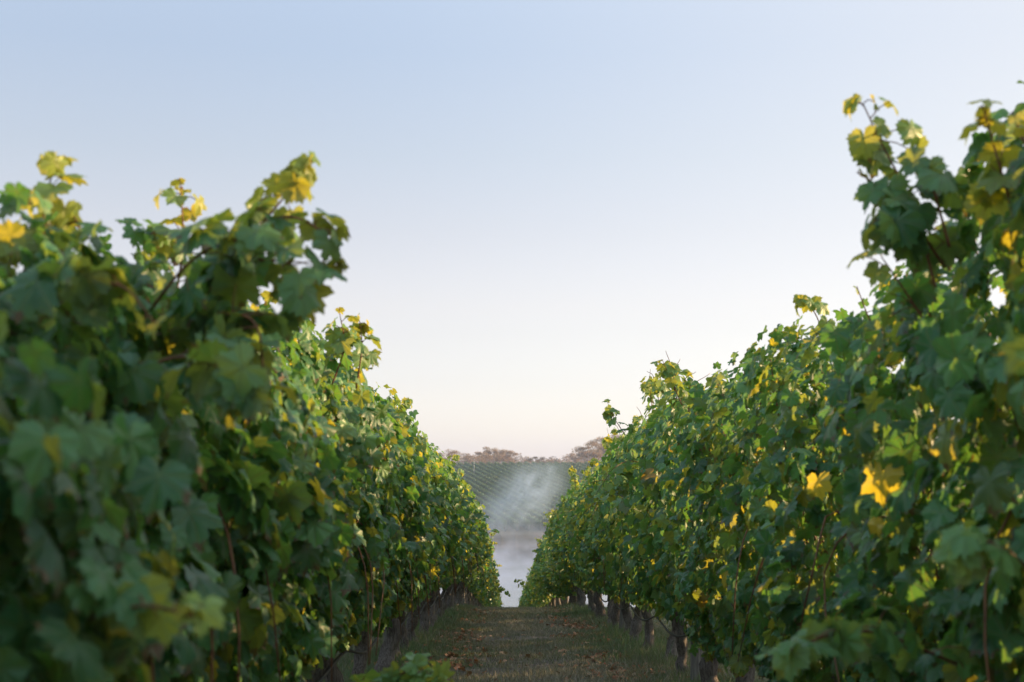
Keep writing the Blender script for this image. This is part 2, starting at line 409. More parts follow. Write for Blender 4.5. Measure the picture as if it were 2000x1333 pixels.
def shoot(cane, leaves, rng, ctrl, lod, step=0.055, size=(0.05, 0.085), r0=0.0045, yel=0.0, young=0.5, droop=0.5, spread=0.05, double=1):
    """one long shoot: cane tube plus leaves on petioles, smaller towards the tip"""
    P = smooth_path(ctrl, 22); L = np.linalg.norm(np.diff(P, axis=0), axis=1).sum()
    tube(cane, P, np.linspace(r0, 0.0018, 22), 5)
    n = max(3, int(L / step) * double); t = np.sort(rng.uniform(0.04, 1, n)); t[-1] = 1
    idx = t * 21; i0 = np.minimum(idx.astype(int), 20); f = (idx - i0)[:, None]
    p = P[i0] * (1 - f) + P[i0 + 1] * f
    d = unit(np.stack([rng.normal(size=n), rng.normal(size=n), rng.normal(0.1, 0.5, n)], 1))
    pl = spread * (0.6 + 0.8 * rng.random(n)) * np.interp(t, [0, 0.8, 1], [1, 0.7, 0.25])
    q = p + d * pl[:, None]
    if lod == 0:
        for a, b in zip(p, q): tube(cane, [a, (a + b) / 2 + [0, 0, 0.008], b], [0.0018, 0.0015, 0.0013], 4, cap=False)
    sz = rng.uniform(size[0], size[1], n) * np.interp(t, [0, 0.6, 0.9, 1], [1, 0.95, 0.75, 0.5])
    nrm = d * 0.8 + np.array([0, 0, 0.55]) + 0.4 * rng.normal(size=(n, 3))
    tip = d * 0.7 + np.array([0, 0, -droop]) + 0.4 * rng.normal(size=(n, 3))
    r1 = np.clip(0.25 + young * t * 0.7 + 0.25 * rng.random(n), 0, 1)
    ye = np.clip(yel * rng.random(n) * 1.3, 0, 1)  # yel tints shoot leaves gold to stand in for sun on them
    add_leaves(leaves, rng, q, nrm, tip, sz, lod, r1, np.clip(rng.random(n) * 0.35 + 0.65 * t ** 2, 0, 1), ye, 0 * ye)

# ------------------------------------------------------------------ trunks
def trunk_mesh(seed, seg, rings):
    rng = np.random.default_rng(seed); a = Acc()
    z = np.linspace(-0.06, 0.86, rings)
    px = np.cumsum(rng.normal(0, 0.022, rings)) * 0.7; py = np.cumsum(rng.normal(0, 0.030, rings))
    px -= px[0]; py -= py[0]
    r = np.interp(z, [-0.06, 0.02, 0.12, 0.6, 0.80, 0.86], [0.085, 0.068, 0.050, 0.043, 0.058, 0.045]) * rng.uniform(0.9, 1.15)
    r = r * (1 + 0.10 * np.sin(z * 17 + seed))
    tube(a, np.stack([px, py, z], 1), r, seg, 0.09, rng)
    top = np.array([px[-1], py[-1], 0.83])
    for s in (-1, 1):
        n = 12; u = np.linspace(0, 1, n)
        P = top + np.stack([rng.normal(0, 0.008, n).cumsum(), s * 0.74 * u, 0.05 * np.sin(u * 3) + rng.normal(0, 0.006, n).cumsum()], 1)
        tube(a, P, np.linspace(0.042, 0.018, n), max(6, seg // 2), 0.10, rng)
    return a.mesh('trunk', M_BARK)
TRUNKS = [trunk_mesh(70 + i, 14, 18) for i in range(6)]
TRUNKS_FAR = [trunk_mesh(90 + i, 7, 8) for i in range(3)]

def merged(accs):
    m = Acc()
    for q in accs:
        m.v += q.v; m.n += q.n; m.a += q.a; m.b += q.b; m.l += [l_ + m.c for l_ in q.l]; m.c += q.c
    return m
def inner_canes(acc, rng, top, n=14, sides=6, half=0.3):
    for i in range(n):
        y = rng.uniform(-0.72, 0.72); tp = float(top(np.array([y]))[0]); zt = rng.uniform(0.70, 0.92) * tp
        sx = rng.choice([-1, 1]) * rng.uniform(0.1, half)
        P = smooth_path([[0, y, 0.86], [sx * 0.6, y + rng.normal(0, 0.08), 0.86 + (zt - 0.86) * 0.4], [sx, y + rng.normal(0, 0.15), zt]], 8)
        a = Acc(); tube(a, P, np.linspace(0.0055, 0.003, 8), sides); acc.append(a)
    for i in range(max(2, n // 4)):       # canes that have flopped over and hang down the face
        y = rng.uniform(-0.6, 0.6); s = rng.choice([-1, 1])
        P = smooth_path([[0.05 * s, y, 0.9], [0.30 * s, y + 0.1, 1.25], [0.46 * s, y + rng.normal(0, 0.2), 1.05], [0.50 * s, y + rng.normal(0, 0.3), 0.62]], 10)
        a = Acc(); tube(a, P, np.linspace(0.005, 0.0025, 10), sides); acc.append(a)

# ------------------------------------------------------------------ the two rows
ROW_L, ROW_R, VS = -1.12, 1.56, 1.5
# height of the leafy top above the ground along each row (metres of Y -> metres)
TOP_L = ([0, 2.4, 3.2, 3.9, 4.6, 5.4, 6.2, 7.0, 7.8, 9, 11, 13, 15, 18, 22, 27, 32, 40, 60, 110],
         [1.5, 1.55, 1.80, 1.95, 1.95, 1.92, 2.12, 2.25, 2.1, 2.12, 2.18, 2.12, 2.25, 2.25, 2.3, 2.3, 2.35, 2.35, 2.3, 2.2])
TOP_R = ([0, 2.4, 3.2, 3.9, 4.8, 5.8, 6.8, 8, 9.5, 11, 13, 15, 18, 22, 27, 32, 40, 60, 110],
         [2.1, 2.18, 2.30, 2.36, 2.05, 2.04, 2.20, 2.22, 2.26, 2.32, 2.36, 2.36, 2.4, 2.35, 2.35, 2.4, 2.35, 2.3, 2.2])
ONES = ['', 'first', 'second', 'third', 'fourth', 'fifth', 'sixth', 'seventh', 'eighth', 'ninth', 'tenth', 'eleventh', 'twelfth', 'thirteenth',
        'fourteenth', 'fifteenth', 'sixteenth', 'seventeenth', 'eighteenth', 'nineteenth']
TENS = {2: ('twentieth', 'twenty'), 3: ('thirtieth', 'thirty'), 4: ('fortieth', 'forty'), 5: ('fiftieth', 'fifty'), 6: ('sixtieth', 'sixty'), 7: ('seventieth', 'seventy'), 8: ('eightieth', 'eighty')}
def ordinal(n):
    if n < 20: return ONES[n]
    t, o = divmod(n, 10)
    return TENS[t][0] if o == 0 else TENS[t][1] + '-' + ONES[o]

flat = lambda h: (lambda y: h + 0.10 * np.sin(y * 5 + h * 40) + 0.05 * np.sin(y * 13 + h * 90))
def random_shoots(cane, leaves, rng, top, lod, n):
    for i in range(n):
        y = rng.uniform(-0.7, 0.7); tp = float(top(np.array([y]))[0]); k = rng.choice([-1, 1])
        h = rng.uniform(0.10, 0.36); lean = rng.normal(0, 0.14)
        c_ = Acc(); cane.append(c_)
        shoot(c_, leaves, rng, [[0.12 * k, y, tp - 0.25], [0.15 * k + lean * 0.4, y + lean * 0.2, tp + h * 0.5], [0.15 * k + lean, y + rng.normal(0, 0.08), tp + h]], lod, 0.020, (0.048, 0.075), yel=0.05, young=0.8, droop=0.6, spread=0.085)
    for i in range(max(1, n - 1)):          # side shoots leaning into the aisle
        y = rng.uniform(-0.7, 0.7); z = rng.uniform(0.8, 1.8); k = rng.choice([-1, 1])
        c_ = Acc(); cane.append(c_)
        shoot(c_, leaves, rng, [[0.25 * k, y, z], [0.48 * k, y + 0.05, z + 0.10], [rng.uniform(0.56, 0.74) * k, y + rng.normal(0, 0.15), z + rng.uniform(-0.2, 0.12)]], lod, 0.025, (0.05, 0.08), young=0.6, spread=0.07)

def make_variant(seed, lod, n, size):
    rng = np.random.default_rng(seed); top = flat(2.2 + 0.001 * (seed % 50))
    lf, cn = Acc(), []
    canopy(lf, rng, seed, lod, n, top, bottom=0.60, size=size, half=0.50, rate=0.006, thin=lambda Y_, z_: np.where(z_ > 1.6, 0.70, 1.0))
    inner_canes(cn, rng, top, 10 if lod == 1 else 4, 5 if lod == 1 else 3)
    random_shoots(cn, lf, rng, top, 1 if lod == 1 else 2, 4 if lod == 1 else 3)
    mat = M_LEAF if lod == 1 else M_LEAF_FAR
    return lf.mesh('foliage', mat), [q.mesh('cane', M_CANE) for q in (cn if lod == 1 else [merged(cn)])]
MID = [make_variant(300 + i, 1, 2400, (0.036, 0.080)) for i in range(7)]
FAR = [make_variant(400 + i, 2, 1500, (0.050, 0.090)) for i in range(5)]

LOOK_NEAR = {('left', 0): 'blurred dark vine at the left edge with pale leaves hanging low over the frame',
             ('left', 1): 'blurred left vine with a dark leafy bulge and a shoot arching over the aisle',
             ('left', 2): 'dark green vine on the left with a yellow lit tall thin shoot on top',
             ('right', 0): 'dark blurred vine filling the right edge with a pale leaf close to the lens',
             ('right', 1): 'tall blurred vine on the right with open shoots curling into the sky',
             ('right', 2): 'vine on the right holding one large bright yellow backlit leaf'}
def vine_label(side, k, y):
    if (side, k) in LOOK_NEAR: return LOOK_NEAR[(side, k)]
    where = 'in the %s row, %s from the camera' % (side, ordinal(k + 1))
    if y < 14: return 'broad-leaved green grapevine ' + where
    if y < 34: return 'grapevine on a dark gnarled trunk ' + where
    return 'distant grapevine beyond the crest ' + where

VINES = {}
def row_vines(side, rx, tops, outer=False):
    k = 0; y = 2.25
    while y < 104:
        rng = np.random.default_rng(int(1000 + rx * 100 + k * 7) % 99991)
        v = empty('grapevine', (rx, y, float(G(y))))
        tag(v, vine_label(side, k, y), 'grapevine', 'grapevines of the %s row' % side)
        VINES[(side, k)] = v
        slope = float(G(y + 0.75) - G(y - 0.75)) / 1.5
        if y < 10.4:
            top = lambda yy, y=y: np.interp(yy + y, *tops) + 0.09 * np.sin((yy + y) * 6.5) + 0.05 * np.sin((yy + y) * 21)
            lf, cn = Acc(), []
            if rx > 0: thin = lambda Y_, z_: np.where((z_ > 1.0) & (Y_ > 4.2), 0.60, np.where((z_ > 1.9), 0.80, 1.0))
            else: thin = lambda Y_, z_: np.where((z_ > 1.35), 0.72, 1.0)
            canopy(lf, rng, 11 if rx < 0 else 31, 0, 2700, top, bottom=(0.56 if rx < 0 else 0.42), half=0.45, size=(0.036, 0.088), rate=0.007, y0=y, gz=lambda yy: yy * slope, thin=thin)
            inner_canes(cn, rng, top, 14)
            lf.build('foliage', M_LEAF, v)
            for q in cn: q.build('cane', M_CANE, v)
            t = link(bpy.data.objects.new('trunk', TRUNKS[k % 6]), v)
        else:
            lod1 = y < 36
            fm, cm = (MID[(k * 3 + (rx > 0)) % 7] if lod1 else FAR[(k * 2 + (rx > 0)) % 5])
            sgn = -1 if rng.random() < 0.5 else 1
            sz = float(np.interp(y, *tops)) / 2.2 * (1.04 + rng.normal(0, 0.045))
            if rx > 0 and 31 < y < 38: sz *= 0.62
            wd = np.interp(y, [10, 35], [0.98, 1.12]) * (1 + rng.normal(0, 0.06))
            for nm, me in [('foliage', fm)] + [('cane', c_) for c_ in cm]:
                o = link(bpy.data.objects.new(nm, me), v); o.scale = (wd, 1.02, sz)
                if rx > 0 and nm == 'foliage': o.location = (0, 0, -0.10)
                o.rotation_euler = (math.atan(slope) * sgn, 0, 0 if sgn > 0 else math.pi)
            t = link(bpy.data.objects.new('trunk', (TRUNKS if lod1 else TRUNKS_FAR)[(k * 5 + (rx > 0)) % (6 if lod1 else 3)]), v)
        t.rotation_euler = (0, 0, rng.choice([0, math.pi]) + rng.normal(0, 0.12)); sc_ = rng.uniform(0.9, 1.2); t.scale = (sc_, 1, 1)
        t.location = (rng.normal(0, 0.02), rng.normal(0, 0.1), 0)
        k += 1; y += VS
row_vines('left', ROW_L, TOP_L)
row_vines('right', ROW_R, TOP_R)
# the next row to the left, glimpsed between trunks and through the leaves
def outer_row(rx, y0, y1, side, hs=1.0):
    k = 0; y = y0
    while y < y1:
        rng = np.random.default_rng(5000 + k)
        v = empty('grapevine', (rx, y, float(G(y))))
        tag(v, 'grapevine of the outer row behind the %s row, %s from the camera' % (side, ordinal(k + 1)), 'grapevine', 'grapevines of the row behind the %s row' % side)
        fm, cm = FAR[k % 5] if y > 12 else MID[k % 7]
        for nm, me in [('foliage', fm)] + [('cane', c_) for c_ in cm]:
            o = link(bpy.data.objects.new(nm, me), v); o.scale = (1, 1.02, hs * rng.uniform(0.9, 1.0)); o.rotation_euler = (0, 0, math.pi * (k % 2))
        link(bpy.data.objects.new('trunk', TRUNKS_FAR[k % 3]), v)
        k += 1; y += VS
outer_row(ROW_L - 2.7, 3.0, 60, 'left')
outer_row(ROW_R + 4.7, 3.0, 38, 'right', 0.9)  # added row to darken behind the right trunks, kept low to pass the sun

# ------------------------------------------------------------------ the single shoots that stand out of the near canopy
def PW(px, py, Y):
    """where a point of the 50 mm view lies at depth Y"""
    return [(px - 985) / 2778 * Y, Y, CAM_H + (930 - py) / 2778 * Y]
def hero(side, k, ctrl, seed, label=None, lod=0, **kw):
    v = VINES[(side, k)]; o = np.array(v.location)
    rng = np.random.default_rng(seed); cn, lf = Acc(), Acc()
    shoot(cn, lf, rng, [np.array(c) - o for c in ctrl], lod, **kw)
    s = cn.build('shoot', M_CANE, v); f = lf.build('foliage', M_LEAF, s)
    if label: s['label'] = label
S = dict
big = S(step=0.022, size=(0.055, 0.088), spread=0.085, young=0.25, droop=0.9)
# left row
hero('left', 0, [PW(20, 560, 3.3), PW(60, 460, 3.4), PW(88, 300, 3.4)], 1, 'upright yellow-green shoot above the left row', step=0.013, size=(0.050, 0.078), spread=0.080, yel=0.45, young=1.0, droop=0.9)
hero('left', 0, [PW(-60, 560, 3.1), PW(-20, 500, 3.1), PW(0, 430, 3.1)], 2, step=0.03, size=(0.05, 0.07), yel=0.3, young=0.9, droop=0.8)
hero('left', 0, [PW(60, 470, 3.4), PW(130, 430, 3.4), PW(140, 455, 3.35)], 3, step=0.03, size=(0.045, 0.06), yel=0.2, young=0.9, spread=0.03)
hero('left', 1, [PW(330, 600, 4.1), PW(345, 480, 4.1), PW(338, 350, 4.1)], 4, 'thin upright shoot with yellow tip leaves', step=0.026, size=(0.045, 0.068), spread=0.10, yel=0.6, young=0.9, droop=0.7)
hero('left', 1, [PW(330, 600, 3.6), PW(440, 500, 3.5), PW(540, 385, 3.45), PW(598, 305, 3.4)], 5, 'long shoot leaning right with a yellow tip', step=0.020, size=(0.05, 0.082), spread=0.075, yel=0.22, young=0.8, droop=0.9)
hero('left', 1, [PW(400, 560, 3.4), PW(520, 430, 3.35), PW(605, 440, 3.3), PW(650, 515, 3.3)], 6, 'dark shoot arching down into the aisle', step=0.024, size=(0.045, 0.075), spread=0.06, young=0.15, droop=1.0)
hero('left', 1, [PW(320, 640, 3.4), PW(460, 520, 3.3), PW(565, 520, 3.25), PW(585, 610, 3.2)], 7, **big)
hero('left', 1, [PW(290, 700, 3.4), PW(420, 620, 3.2), PW(495, 640, 3.1), PW(510, 790, 3.05)], 8, **big)
hero('left', 1, [PW(260, 640, 3.3), PW(350, 520, 3.2), PW(430, 470, 3.2), PW(500, 470, 3.2)], 9, **big)
hero('left', 0, [PW(200, 760, 3.0), PW(330, 700, 2.9), PW(430, 720, 2.8), PW(470, 800, 2.75)], 10, **big)
hero('left', 0, [PW(60, 600, 2.8), PW(150, 560, 2.7), PW(230, 560, 2.7), PW(300, 640, 2.7)], 11, **big)
hero('left', 0, [PW(-60, 1180, 2.5), PW(120, 1210, 2.2), PW(280, 1180, 2.05), PW(380, 1200, 1.95)], 12, 'pale shoot hanging low and close to the lens', step=0.035, size=(0.05, 0.075), spread=0.06, young=0.9, droop=0.5)
hero('left', 2, [PW(560, 1400, 5.3), PW(700, 1340, 4.9), PW(800, 1305, 4.6), PW(870, 1325, 4.4)], 13, 'low shoot reaching out over the path edge', step=0.03, size=(0.05, 0.08), spread=0.06, young=0.9, droop=0.3)
hero('left', 3, [PW(640, 760, 6.2), PW(665, 680, 6.2), PW(655, 605, 6.2)], 14, step=0.022, size=(0.05, 0.08), spread=0.08, yel=0.1, young=0.8)
hero('left', 3, [PW(690, 760, 6.3), PW(700, 680, 6.3), PW(695, 625, 6.3)], 15, step=0.022, size=(0.05, 0.08), spread=0.08, yel=0.1, young=0.7)
# right row
op = S(step=0.045, size=(0.055, 0.08), spread=0.10, young=0.55, droop=0.8)
hero('right', 1, [PW(1830, 560, 3.7), PW(1790, 400, 3.7), PW(1730, 270, 3.7), PW(1695, 190, 3.7)], 21, 'open shoot curling into the sky on the right', step=0.030, size=(0.055, 0.078), spread=0.10, young=0.6, droop=0.8)
hero('right', 1, [PW(1780, 420, 3.7), PW(1710, 350, 3.7), PW(1680, 330, 3.7)], 22, **op)
hero('right', 1, [PW(1850, 520, 3.7), PW(1780, 420, 3.65), PW(1740, 420, 3.6), PW(1735, 460, 3.6)], 23, **big)
hero('right', 1, [PW(1860, 480, 3.6), PW(1830, 360, 3.6), PW(1810, 310, 3.6)], 24, **big)
hero('right', 0, [PW(1990, 420, 3.3), PW(1960, 300, 3.3), PW(1935, 200, 3.3)], 25, 'golden shoot at the upper right corner', step=0.020, size=(0.05, 0.075), spread=0.08, yel=0.35, young=0.9, droop=0.7)
hero('right', 0, [PW(2050, 400, 3.2), PW(2020, 280, 3.2), PW(1990, 210, 3.2)], 26, step=0.03, size=(0.05, 0.07), spread=0.07, yel=0.35, young=0.9)
hero('right', 1, [PW(1850, 700, 3.9), PW(1790, 600, 3.9), PW(1745, 530, 3.9), PW(1725, 500, 3.9)], 27, **op)
hero('right', 3, [PW(1680, 760, 6.6), PW(1620, 680, 6.6), PW(1590, 610, 6.6), PW(1560, 580, 6.6)], 28, 'zigzag shoot rising left above the right row', step=0.030, size=(0.05, 0.075), spread=0.075, yel=0.1, young=0.8)
hero('right', 2, [PW(1740, 720, 5.4), PW(1700, 630, 5.4), PW(1675, 560, 5.4)], 29, step=0.026, size=(0.05, 0.075), spread=0.08, yel=0.15, young=0.8)
hero('right', 5, [PW(1330, 800, 10.2), PW(1305, 740, 10.2), PW(1290, 705, 10.2)], 30, step=0.028, size=(0.05, 0.075), spread=0.08, yel=0.1, young=0.7)
hero('right', 5, [PW(1215, 850, 12.5), PW(1190, 810, 12.5), PW(1180, 782, 12.5)], 31, step=0.03, size=(0.05, 0.075), spread=0.07, young=0.5)
hero('right', 0, [PW(2120, 800, 2.4), PW(2060, 700, 2.15), PW(2010, 690, 2.0)], 32, 'pale leaf close to the lens at the right edge', step=0.06, size=(0.07, 0.09), spread=0.03, young=0.9)
hero('right', 1, [PW(1850, 1290, 3.6), PW(1690, 1230, 3.4), PW(1560, 1250, 3.25), PW(1490, 1300, 3.2)], 33, 'low shoot hanging over the aisle at the lower right', step=0.028, size=(0.05, 0.075), spread=0.07, young=0.7)
hero('right', 0, [PW(2050, 1160, 2.9), PW(1930, 1060, 2.7), PW(1850, 1090, 2.6)], 34, step=0.035, size=(0.06, 0.08), spread=0.07, young=0.7)
hero('left', 20, [PW(955, 1150, 33), PW(970, 1142, 33), PW(990, 1160, 33)], 40, step=0.05, size=(0.07, 0.10), spread=0.12, young=0.5, lod=2)
hero('left', 18, [PW(935, 1060, 30), PW(950, 1040, 30), PW(964, 1038, 30)], 42, step=0.05, size=(0.07, 0.10), spread=0.12, young=0.8, lod=2)
hero('right', 20, [PW(1035, 1160, 33), PW(1018, 1140, 33), PW(1003, 1128, 33)], 41, step=0.05, size=(0.07, 0.10), spread=0.12, young=0.5, lod=2)
# large leaf in the right row, its sunlit yellow put into the colour
v = VINES[('right', 2)]; rng = np.random.default_rng(77); o = np.array(v.location)
c = np.array([PW(1716, 930, 4.1), PW(1590, 940, 5.4)]) - o
for i in range(2):
    a = Acc()
    add_leaves(a, rng, c[i:i+1], np.array([[-0.55, -0.75, 0.1]]), np.array([[-0.1 + 0.2 * i, 0, -1.0]]), np.array([(0.088, 0.07)[i]]), 0, np.array([.9]), np.array([1.]), np.array([(.95, .7)[i]]), np.zeros(1))
    lf = a.build('leaf', M_LEAF, v); lf['label'] = ('large backlit leaf coloured bright yellow', 'smaller yellow leaf further along')[i]

# ------------------------------------------------------------------ trellis
def post_mesh(seed, h):
    rng = np.random.default_rng(seed); a = Acc(); z = np.linspace(-0.2, h, 9)
    tube(a, np.stack([0.01 * np.sin(z * 2 + seed), 0.012 * np.cos(z * 1.7), z], 1), np.linspace(0.055, 0.048, 9), 12, 0.03, rng)
    return a.mesh('trellis_post', M_POST)
posts = [post_mesh(i, 1.70) for i in range(3)]
for side, rx, y0 in (('left', ROW_L, 6.0), ('right', ROW_R, 4.5)):
    for i in range(14):
        y = y0 + i * 7.5
        if y > 104: break
        o = link(bpy.data.objects.new('trellis_post', posts[i % 3])); o.location = (rx + 0.02, y, float(G(y))); o.rotation_euler = (R(1.5) * (i % 3 - 1), R(1.2) * ((i + 1) % 3 - 1), i)
        tag(o, 'weathered grey timber trellis post in the %s row, %s from the nearest' % (side, ordinal(i + 1)), 'post', 'trellis posts of the %s row' % side)
def line_obj(name, mat, rx, z, r, label, cat, group, seed, sag=0.0, seg=5, dx=0.0):
    rng = np.random.default_rng(seed); ys = np.arange(1.5, 104, 0.25)
    zz = G(ys) + z - sag * np.abs(np.sin((ys - 1.0) * math.pi / 3.0 + seed)) ** 1.5
    a = Acc(); tube(a, np.stack([rx + dx + 0.006 * np.sin(ys * 2.1 + seed), ys, zz], 1), r, seg)
    return tag(a.build(name, mat), label, cat, group)
for side, rx, sd_ in (('left', ROW_L, 1), ('right', ROW_R, 2)):
    sx = 1 if rx < 0 else -1
    for z, nm in ((0.88, 'lowest'), (1.25, 'middle'), (1.65, 'topmost')):
        line_obj('trellis_wire', M_WIRE, rx, z, 0.0016, '%s thin galvanised trellis wire running through the %s row' % (nm, side), 'wire', 'trellis wires', sd_, 0.01, 4, 0.07 * sx)
    line_obj('drip_pipe', M_PIPE, rx, 0.50, 0.010, 'black sagging drip irrigation pipe along the trunks of the %s row' % side, 'pipe', 'drip irrigation pipes', sd_, 0.10, 8, 0.10 * sx)

# ------------------------------------------------------------------ grass and fallen leaves
def ground_z(x, y): 
    p = np.stack([x, y, 0 * x], 1)
    return G(y) + 0.018 * wob(p, 5, 3.0) + 0.010 * wob(p, 6, 11) + 0.05 * np.exp(-((x + 1.12) / 0.3) ** 2) + 0.05 * np.exp(-((x - 1.56) / 0.3) ** 2)
def grass(n, x0, x1, y0, y1, seed, hmul=1.0, power=1.0):
    rng = np.random.default_rng(seed); a = Acc()
    x = rng.uniform(x0, x1, n); y = y0 + (y1 - y0) * rng.random(n) ** power
    p = np.stack([x, y, 0 * x], 1); cl = wob(p, 41, 2.2) + 0.6 * wob(p, 42, 9)
    keep = rng.random(n) < np.clip(0.75 + 0.5 * cl, 0.15, 1); x, y, p, cl = x[keep], y[keep], p[keep], cl[keep]; n = len(x)
    d = np.minimum(np.abs(x - ROW_L), np.abs(x - ROW_R))
    edge = np.clip(1.15 - d / 0.75, 0, 1)
    h = (0.025 + 0.035 * rng.random(n) + 0.065 * edge ** 2 * rng.random(n) ** 2 * 1.3) * hmul * (1 + 0.25 * cl)
    h = np.where(rng.random(n) < 0.03, h * 1.8, h)
    green = np.clip(0.25 + 0.55 * edge - 0.25 * wob(p, 43, 1.4) + 0.28 * rng.normal(size=n), 0, 1)
    b = np.stack([x, y, ground_z(x, y) - 0.004], 1)
    an = rng.uniform(0, 6.28, n); dw = np.stack([np.cos(an), np.sin(an), 0 * an], 1)
    ln = rng.uniform(0, 6.28, n); lean = np.stack([np.cos(ln), np.sin(ln), 0 * ln], 1) * (h * rng.uniform(0.2, 1.0, n))[:, None]
    w_ = rng.uniform(0.0016, 0.0036, n)[:, None] * hmul; up = np.array([0, 0, 1.0])
    V = np.stack([b - dw * w_, b + dw * w_, b + dw * w_ * 0.8 + lean * 0.35 + up * h[:, None] * 0.6, b - dw * w_ * 0.8 + lean * 0.35 + up * h[:, None] * 0.6, b + lean + up * h[:, None]], 1)
    L = (np.array([0, 1, 2, 3, 3, 2, 4])[None] + (np.arange(n) * 5)[:, None]).ravel()
    A = np.zeros((n, 5, 3)); A[..., 2] = (1 - green)[:, None]
    B = np.zeros((n, 5, 3)); B[..., 0] = rng.random(n)[:, None]
    a.add(V.reshape(-1, 3), L, np.tile([4, 3], n), A.reshape(-1, 3), B.reshape(-1, 3))
    return a
ga = grass(230000, -1.9, 2.4, 9.5, 36, 51, 1.0, 1.0)
gb = grass(50000, -5, 6, 1, 9.5, 52, 1.3); gc = grass(40000, -5, -1.9, 9.5, 45, 53, 1.5); gd = grass(40000, 2.4, 6, 9.5, 45, 54, 1.5)
for q in (gb, gc, gd):
    ga.v += q.v; ga.n += q.n; ga.a += q.a; ga.b += q.b; ga.l += [l_ + ga.c for l_ in q.l]; ga.c += q.c
tag(ga.build('grass', M_GRASS), 'short dry brown and green grass covering the path between the rows', 'grass', kind='stuff')

rng = np.random.default_rng(61); n = 9000
pick = rng.random(n); y = rng.uniform(6, 36, n)
x = np.where(pick < 0.50, rng.normal(1.02, 0.20, n), np.where(pick < 0.88, rng.normal(-0.66, 0.20, n), rng.uniform(-1.6, 2.2, n)))
p = np.stack([x, y, 0 * x], 1); keep = rng.random(n) < np.clip(0.30 + 0.75 * wob(p, 62, 2.4), 0.03, 1); x, y = x[keep], y[keep]; n = len(x)
a = Acc(); pos = np.stack([x, y, ground_z(x, y) + rng.uniform(0.008, 0.03, n)], 1)
add_leaves(a, rng, pos, np.array([0, 0, 1.0]) + 0.45 * rng.normal(size=(n, 3)), rng.normal(size=(n, 3)), rng.uniform(0.026, 0.052, n), 1, rng.random(n), rng.random(n), np.zeros(n), np.zeros(n))
tag(a.build('fallen_leaves', M_FALLEN), 'curled orange brown vine leaves lying along both sides of the path', 'fallen leaves', kind='stuff')

# ------------------------------------------------------------------ vineyard on the far hill
HDIR = np.array([-20.0, 109.0]); HDIR /= np.linalg.norm(HDIR)
def hill_row(seed):
    rng = np.random.default_rng(seed); a = Acc(); t_ = Acc()
    Ln = 156.0; n = 24000
    s = rng.uniform(0, Ln, n); u = rng.random(n)
    z = 0.30 + 1.65 * u + 0.12 * np.sin(s * 2.1) * u; side = rng.choice([-1, 1], n)
    wd = 0.46 * np.interp(u, [0, .4, 1], [.85, 1, .45]) * (1 + 0.25 * np.sin(s * 3.3 + seed) * np.sin(s * 0.9))
    off = side * wd * (1 - 0.4 * rng.random(n))
    perp = np.array([HDIR[1], -HDIR[0]])
    xy = HDIR[None] * s[:, None] + perp[None] * off[:, None]
    slope = G(276 + xy[:, 1]) - G(276.0)
    pos = np.stack([xy[:, 0], xy[:, 1], z + slope], 1)
    nr = np.stack([perp[0] * side, perp[1] * side, 0.5 + 0 * s], 1) + 0.5 * rng.normal(size=(n, 3))
    add_leaves(a, rng, pos, nr, rng.normal(size=(n, 3)) - [0, 0, 1], rng.uniform(0.10, 0.16, n), 2, np.clip(0.0 + 0.2 * rng.random(n) + 0.85 * u ** 4, 0, 1), rng.random(n), np.zeros(n), np.zeros(n))  # leaves coloured lighter towards the row top, painting in the light it catches
    for q in np.arange(0.5, Ln, 1.8):
        c = HDIR * q; zz = float(G(276 + c[1]) - G(276.0)); tube(t_, [[c[0], c[1], zz - 0.1], [c[0] + 0.03, c[1], zz + 0.9]], [0.07, 0.05], 5)
    return a.mesh('foliage', M_HILL_VINE), t_.mesh('trunk', M_BARK)
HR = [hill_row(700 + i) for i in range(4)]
ep = Acc(); tube(ep, [[0, -0.4, -0.3], [0, -0.4, 1.3]], [0.055, 0.05], 7); EP = ep.mesh('end_post', M_POST)
for i in range(46):
    bx = -34 + i * 2.25
    by = 276 + 1.5 * math.sin(i * 0.4)
    v = empty('vine_row', (bx, by, float(G(276.0))))
    tag(v, 'row of vines running up the far hillside across the lake, %s from the left' % ordinal(i + 1), 'vine row', 'rows of vines on the far hill')
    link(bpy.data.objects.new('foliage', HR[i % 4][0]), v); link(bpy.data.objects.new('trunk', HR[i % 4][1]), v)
    link(bpy.data.objects.new('end_post', EP), v)
a = Acc(); tube(a, [[0, 0, -0.5], [0, 0, 5.0]], [0.07, 0.06], 8); box(a, (0, 0, 5.1), (0.3, 0.3, 0.3))
o = a.build('marker_pole', M_TIP); o.location = (-9.1, 395, float(G(395))); tag(o, 'thin pale pole standing among the vines on the far hill', 'pole')

